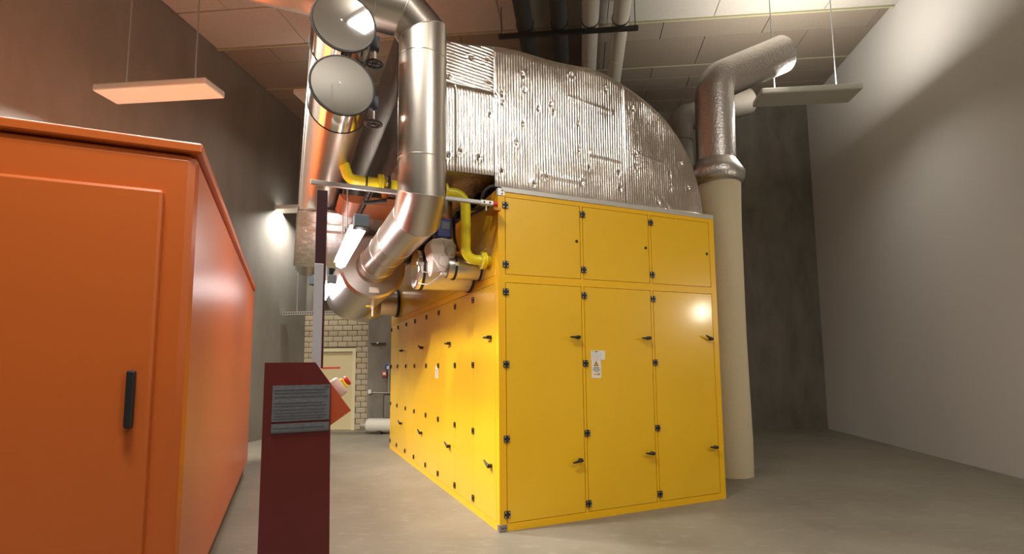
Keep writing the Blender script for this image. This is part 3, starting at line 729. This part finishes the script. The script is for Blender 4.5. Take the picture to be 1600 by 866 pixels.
cv = thing('control_valve', (-.45, .52, 2.6), 'cloth jacketed control valve with blue electronics box on top', 'valve')
d2 = cv
D2 = (.50, 2.66); R2 = .128
build('inline_drum', MB().cyl((-.40, D2[0], D2[1]), (0.0, D2[0], D2[1]), R2, 48), STEEL, d2, smooth=50)
for xb in (-.335, -.055): build('black_band', MB().lathe((xb, D2[0], D2[1]), (1, 0, 0), [(0, R2+.001), (.002, R2+.012), (.022, R2+.012), (.024, R2+.001)], 48), RUBBER, d2, smooth=40)
build('band_clip', MB().bbox(-.345, -.305, D2[0]-.155, D2[0]-.125, D2[1]-.01, D2[1]+.03, .005).bbox(-.06, -.025, D2[0]-.155, D2[0]-.125, D2[1]-.03, D2[1]+.01, .005), SCREW, d2)
# jacket: a soft body that narrows downwards
pr = [(-.605, 2.87), (-.585, 2.925), (-.50, 2.945), (-.36, 2.94), (-.315, 2.87), (-.325, 2.76), (-.40, 2.64), (-.455, 2.595), (-.505, 2.63), (-.58, 2.75)]
bm = bmesh.new()
fv = [bm.verts.new((u, .40, v)) for u, v in pr]; bv2 = [bm.verts.new((u, .67, v)) for u, v in pr]
bm.faces.new(fv); bm.faces.new(bv2[::-1])
for i in range(len(pr)): bm.faces.new((fv[i], bv2[i], bv2[(i+1) % len(pr)], fv[(i+1) % len(pr)]))
bmesh.ops.bevel(bm, geom=bm.edges[:], offset=.022, segments=3, profile=.6, affect='EDGES')
bm.verts.index_update()
jb = MB().add([v.co.copy() for v in bm.verts], [tuple(v.index for v in f.verts) for f in bm.faces]); bm.free()
build('cloth_jacket', jb, JACKET, cv, smooth=60)
build('jacket_sleeve', MB().cyl((-.56, .56, 2.68), (-.34, .56, 2.68), .125, 32), JACKET, cv, smooth=50)
build('round_pad', MB().lathe((-.452, .402, 2.70), (0, -1, 0), [(0, .058), (.012, .057), (.02, .045), (.022, .001)], 28), JACKET, cv, smooth=40)
build('pad_seam', MB().torus((-.452, .396, 2.70), (0, 1, 0), .058, .005, 28, 6), JACKD, cv)
tag(build('grey_dome', MB().sphere((-.385, .42, 2.815), .07, .07, .068), JACKD, cv, smooth=True), 'grey rounded cloth dome')
build('lacing_cord', MB().sweep([(-.47, .39, 2.92), (-.44, .385, 2.86), (-.40, .36, 2.78), (-.43, .375, 2.66), (-.455, .39, 2.58)], .005, 6).sweep([(-.62, .66, 2.62), (-.55, .52, 2.58), (-.49, .42, 2.60), (-.45, .39, 2.60)], .005, 6)
      .sweep([(-.645, .72, 2.50), (-.58, .60, 2.47), (-.51, .46, 2.52), (-.455, .39, 2.59)], .007, 6), INKL, cv, smooth=50)
build('cord_toggle', MB().bbox(-.49, -.425, .375, .41, 2.545, 2.575, .008), SCREW, cv)
build('neck_ring', MB().lathe((-.437, .52, 2.93), (0, 0, 1), [(0, .06), (.01, .065), (.03, .065), (.035, .055), (.07, .055)], 28), CHROME, cv, smooth=40)
build('electronics_box', MB().bbox(-.515, -.352, .44, .60, 2.962, 3.168, .012), DKBLUE, cv)
build('display', MB().box(-.47, -.385, .434, .441, 3.05, 3.125), SCREEN, cv)
build('box_lid', MB().bbox(-.52, -.347, .435, .605, 3.15, 3.172, .006), DKBLUE, cv)
build('gland', MB().cyl((-.46, .52, 3.17), (-.46, .52, 3.215), .028, 16), CHROME, cv)
tag(build('copper_gland', MB().cyl((-.385, .52, 3.17), (-.385, .52, 3.22), .033, 16), COPPER, cv), 'copper coloured gland')
build('supply_pipe', MB().cyl((-.41, .62, 3.0), (-.41, .62, 3.53), .105, 32), STEELV, cv, smooth=50)

def cable(label, pts, r, group=None):
    o = build('cable', MB().sweep(pts, r, 10), RUBBER, smooth=50, loc=pts[0]); return tag(o, label, 'cable', group)
def smoothpts(p, n=8):
    p = [Vector(q) for q in p]; out = []
    for i in range(len(p)-1):
        a, b, c, d = p[max(i-1, 0)], p[i], p[i+1], p[min(i+2, len(p)-1)]
        for k in range(n):
            t = k/n; out.append(.5*((2*b)+(c-a)*t+(2*a-5*b+4*c-d)*t*t+(3*b-a-3*c+d)*t**3))
    return out+[p[-1]]
cable('black hose looping out from under the foil at the enclosure corner', smoothpts([(.02, .05, 3.44), (-.06, .03, 3.44), (-.13, .05, 3.38), (-.145, .1, 3.30), (-.13, .2, 3.26), (-.16, .35, 3.27)]), .016)
cable('black cable running along the enclosure top edge behind the yellow pipe', smoothpts([(-.02, .12, 3.28), (-.04, .4, 3.30), (-.06, .8, 3.33), (-.14, 1.1, 3.33), (-.24, 1.05, 3.25), (-.30, .75, 3.17)]), .017)
cable('black cable hanging beside the blue box', smoothpts([(-.24, .62, 3.30), (-.30, .55, 3.18), (-.315, .50, 3.02), (-.30, .48, 2.90), (-.27, .50, 2.84)]), .016)

# ------------------------------------------------------------------ red console with post and emergency stop, boiler body behind
rc = thing('red_console', (-1.9, -2.0, 0), 'dark red console column at left edge with post and grey nameplates', 'console')
build('column', MB().prism([(-2.02, 0), (-1.680, 0), (-1.706, 1.515), (-1.783, 1.630), (-2.02, 1.630)], 'y', -2.0, -1.72), MAROON, rc)
tag(build('post', MB().bbox(-1.798, -1.743, -1.96, -1.90, 1.60, 2.57, .004), MAROOND, rc), 'dark maroon upright post')
tag(build('painted_sheen', MB().bbox(-1.800, -1.754, -1.964, -1.95, 1.60, 2.16, .003), POSTSHEEN, rc), 'pale grey sheen painted onto the lower post')  # thin pale slab standing in for the glossy sheen on the post
tag(build('folded_wing', MB().prism([(-1.783, 1.629), (-1.600, 1.373), (-1.703, 1.300), (-1.95, 1.300), (-1.95, 1.629)], 'y', -1.99, -1.66), ORRED, rc), 'orange-red folded wing pointing right')
tag(build('nameplate', MB().box(-1.98, -1.709, -2.004, -2.0, 1.334, 1.514), LABELG, rc), 'large grey nameplate')
np_ = MB()
for k, z in enumerate((1.49, 1.475, 1.425, 1.41, 1.392, 1.375, 1.36, 1.347)): np_.box(-1.97, -1.725-.008*(k % 3), -2.0052, -2.004, z, z+.003)
np_.box(-1.97, -1.715, -2.0052, -2.004, 1.455, 1.460).box(-1.736, -1.713, -2.0052, -2.004, 1.503, 1.510)
build('nameplate_print', np_, INKG, rc)
tag(build('lower_nameplate', MB().box(-1.98, -1.709, -2.004, -2.0, 1.276, 1.323), LABELG, rc), 'small grey nameplate below')
build('lower_print', MB().box(-1.98, -1.71, -2.0052, -2.004, 1.278, 1.286).box(-1.97, -1.73, -2.0052, -2.004, 1.30, 1.303), INKG, rc)
# emergency stop housing, seated square on the slanted edge of the wing
es = Vector((-1.668, -1.86, 1.474)); ax = Vector((.8134, 0, .5817)); tg = Vector((.5817, 0, -.8134))
def slanted(mb): 
    mb.v = [es+tg*v.x+Vector((0, 1, 0))*v.y+ax*v.z for v in mb.v]; return mb
tag(build('switch_box', slanted(MB().bbox(-.062, .040, -.048, .048, -.01, .048, .013)), PINKW, rc, smooth=40), 'pale emergency stop housing')
tag(build('button_collar', slanted(MB().bbox(-.040, .018, -.034, .034, .047, .064, .005)), YELP, rc), 'yellow collar')
tag(build('stop_button', slanted(MB().lathe((-.011, 0, .064), (0, 0, 1), [(0, .018), (.006, .018), (.008, .028), (.02, .028), (.024, .02)], 24)), REDP, rc, smooth=40), 'red mushroom button')
bo = thing('orange_boiler', (-3.15, 2.0, 0), 'orange enamelled boiler casing standing left of the dark post', 'boiler')
build('casing', MB().bbox(-3.9, -2.42, -1.5, 4.6, .15, 2.84, .05), ORANGE, bo)
build('roof_sheet', MB().bbox(-3.92, -2.40, -1.52, 4.62, 2.84, 2.9, .01), ORANGE, bo)
build('plinth', MB().box(-3.85, -2.47, -1.45, 4.55, 0, .15), DARKM, bo)
build('front_door', MB().bbox(-3.75, -2.57, -1.54, -1.49, .45, 2.6, .02), ORANGE, bo)
build('door_handle', MB().bbox(-2.68, -2.64, -1.58, -1.54, 1.3, 1.6, .01), BLACK, bo)

# ------------------------------------------------------------------ far end of the aisle
ct = thing('cable_tray', bpt(-5.9, 12.6, 2.9), 'galvanised cable tray crossing above the far door', 'cable tray', rot=BROT, local=True)
build('tray_bed', MB().box(-1.3, 1.6, -.12, .12, -.01, .0), TRAY, ct)
build('tray_side', MB().box(-1.3, 1.6, -.125, -.118, -.01, .075), TRAY, ct); build('tray_side', MB().box(-1.3, 1.6, .118, .125, -.01, .075), TRAY, ct)
sl = MB()
for k in range(48): sl.box(-1.27+k*.06, -1.24+k*.06, -.1265, -.125, .02, .05)
build('slot', sl, DARKM, ct)
for xx in (-1.0, .2, 1.3): build('hanger_rod', MB().cyl((xx, 0, 0), (xx, 0, 5.28), .01, 8), GREYR, ct)
tk = thing('white_tank', bpt(-5.0, 12.9, 0), 'white horizontal tank with bright nozzle lying on the floor past the enclosure', 'tank', rot=BROT, local=True)
build('shell', MB().lathe((-.20, 0, .20), (1, 0, 0), [(0, .12), (.02, .155), (.06, .17), (1.3, .17)], 40), TANK, tk, smooth=40)
build('nozzle', MB().cyl((-.33, 0, .205), (-.17, 0, .205), .085, 24), CHROME, tk, smooth=40)
build('saddle', MB().box(.1, .2, -.14, .14, 0, .08).box(.8, .9, -.14, .14, 0, .08), DARKM, tk)
PF = WB-.16
def wallbox(name, a0, a1, z0, z1, d, m, label, cat):
    t = thing(name, bpt((a0+a1)/2, PF, z0), label, cat, rot=BROT, local=True); w = (a1-a0)/2
    build('case', MB().bbox(-w, w, -d, 0, 0, z1-z0, .008), m, t); return t, w
fc, w = wallbox('fire_call_point', -5.07, -4.93, 1.355, 1.50, .06, FIRERED, 'red fire call point on the concrete pillar', 'call point')
build('glass_pane', MB().box(-.035, .045, -.066, -.06, .05, .115), PAPER, fc)
sg = thing('round_sign', bpt(-4.93, PF, 1.60), 'small round blue sign above the red fire call point', 'sign', rot=BROT, local=True)
build('disc', MB().lathe((0, 0, 0), (0, -1, 0), [(0, .085), (.006, .085), (.008, .08)], 28), SIGNB, sg); build('white_mark', MB().box(-.02, .03, -.012, -.009, -.05, .03), PAPER, sg)
jb_, w = wallbox('junction_box', -5.42, -5.33, .93, 1.03, .06, WHITEP, 'small cream junction box low on the concrete pillar', 'box')
cd_ = thing('conduit', bpt(-5.0, PF, .95), 'thin pale conduit running right from the cream junction box', 'conduit', rot=BROT, local=True)
build('conduit_tube', MB().sweep([(-.33, -.03, .01), (.3, -.03, -.01)], .009, 8), INKL, cd_)
build('conduit_drop', MB().cyl((.12, -.03, .0), (.12, -.03, .75), .012, 8), INKL, cd_)
gc, w = wallbox('grey_cabinet', -4.97, -4.56, .33, .90, .12, CONC, 'grey concrete-coloured wall cabinet above the white tank', 'cabinet')
build('dark_edge', MB().box(-w-.012, w, -.125, 0, .57, .595).box(-w-.014, -w, -.125, 0, 0, .57).box(-w-.012, w, -.125, 0, -.02, 0), DARKM, gc)
pf_, w = wallbox('pull_bar', -5.38, -5.0, 2.20, 2.235, .03, DARKM, 'dark thin bar with white knob high on the pillar', 'bar')
build('white_knob', MB().sphere((.0, -.04, .02), .025, .025, .025, 12, 8), PAPER, pf_, smooth=True)
dk = thing('dark_cabinet', bpt(-6.72, 13.55, 3.75), 'dark blue-grey duct box high on the far wall by the post', 'duct', rot=BROT, local=True)
build('case', MB().bbox(-.25, .3, -.3, .1, 0, 1.1, .02), GREYBLUE, dk)
build('small_lamp', MB().sphere((-.1, -.32, .55), .05, .03, .03, 12, 8), PAPER, dk, smooth=True)

# ------------------------------------------------------------------ pipes under the ceiling, risers on the right
for i, (a, m, lb) in enumerate([(-.87, LAGD, 'leftmost of two black lagged pipes under the ceiling'), (-.25, LAGD, 'right one of two black lagged pipes under the ceiling'),
                                (.31, LAGP, 'left one of two pale pipes under the ceiling'), (.85, LAGP, 'rightmost pale pipe under the ceiling')]):
    t = thing('ceiling_pipe', bpt(a, 9, 7.75), lb, 'pipe', rot=BROT, local=True, group='lagged pipes running back under the ceiling')
    build('lagging', MB().sweep([(0, -4.5, 0), (0, 4.6, 0)], .150, 32), m, t, smooth=50)
    bmz = MB()
    for yy in (-2.5, -.6, 1.3, 3.2): bmz.torus((0, yy, 0), (0, 1, 0), .150, .004, 32, 6)
    build('lagging_joint', bmz, m, t)
    build('pipe_hanger', MB().torus((0, .12, 0), (0, 1, 0), .155, .008, 32, 6).cyl((0, .12, .15), (0, .12, .44), .008, 8), DARKM, t)
cb = thing('ceiling_strut', bpt(-.1, 9.12, 7.53), 'dark strut carrying the four ceiling pipes', 'strut', rot=BROT, local=True)
build('strut_channel', MB().bbox(-1.25, 1.25, -.03, .03, -.03, .045, .004), DARKM, cb)
build('strut_rod', MB().cyl((-1.2, 0, .04), (-1.2, 0, .62), .008, 8).cyl((1.2, 0, .04), (1.2, 0, .62), .008, 8), DARKM, cb)
rp = thing('foil_riser', (3.93, 1.0, 0), 'foil wrapped riser pipe with cream canvas lower length, right of enclosure', 'pipe')
build('foil_wrap', MB().sweep(fillet([(3.93, 1.0, 4.45), (3.97, 1.0, 5.92), (5.2, .75, 6.55)], .35, 12), .29, 40), FOILR, rp, smooth=50)
build('crumpled_collar', MB().lathe((3.93, 1.0, 4.27), (0, 0, 1), [(0, .30), (.02, .36), (.08, .40), (.18, .415), (.26, .37), (.38, .30)], 40), FOILR, rp, smooth=50)
tag(build('canvas_wrap', MB().lathe((3.96, 1.0, .0), (0, 0, 1), [(0, .29), (.5, .30), (2.0, .285), (3.6, .30), (4.1, .315), (4.32, .325)], 40), CANVAS, rp, smooth=50), 'cream canvas lower length')
LAGBR = mat('brown_pipe_lagging', (0.15, 0.13, 0.105), 0.7)
r2_ = thing('brown_riser', (4.55, 3.2, 0), 'grey-brown lagged riser behind the foil riser', 'pipe')
build('lagging', MB().sweep(fillet([(4.62, 2.6, .0), (4.62, 2.6, 6.15), (6.0, 2.2, 6.6)], .3, 12), .24, 36), LAGBR, r2_, smooth=50)
build('lagging_joint', MB().torus((4.62, 2.6, 5.2), (0, 0, 1), .24, .008, 36, 6).torus((4.62, 2.6, 5.7), (0, 0, 1), .24, .008, 36, 6), DARKM, r2_)
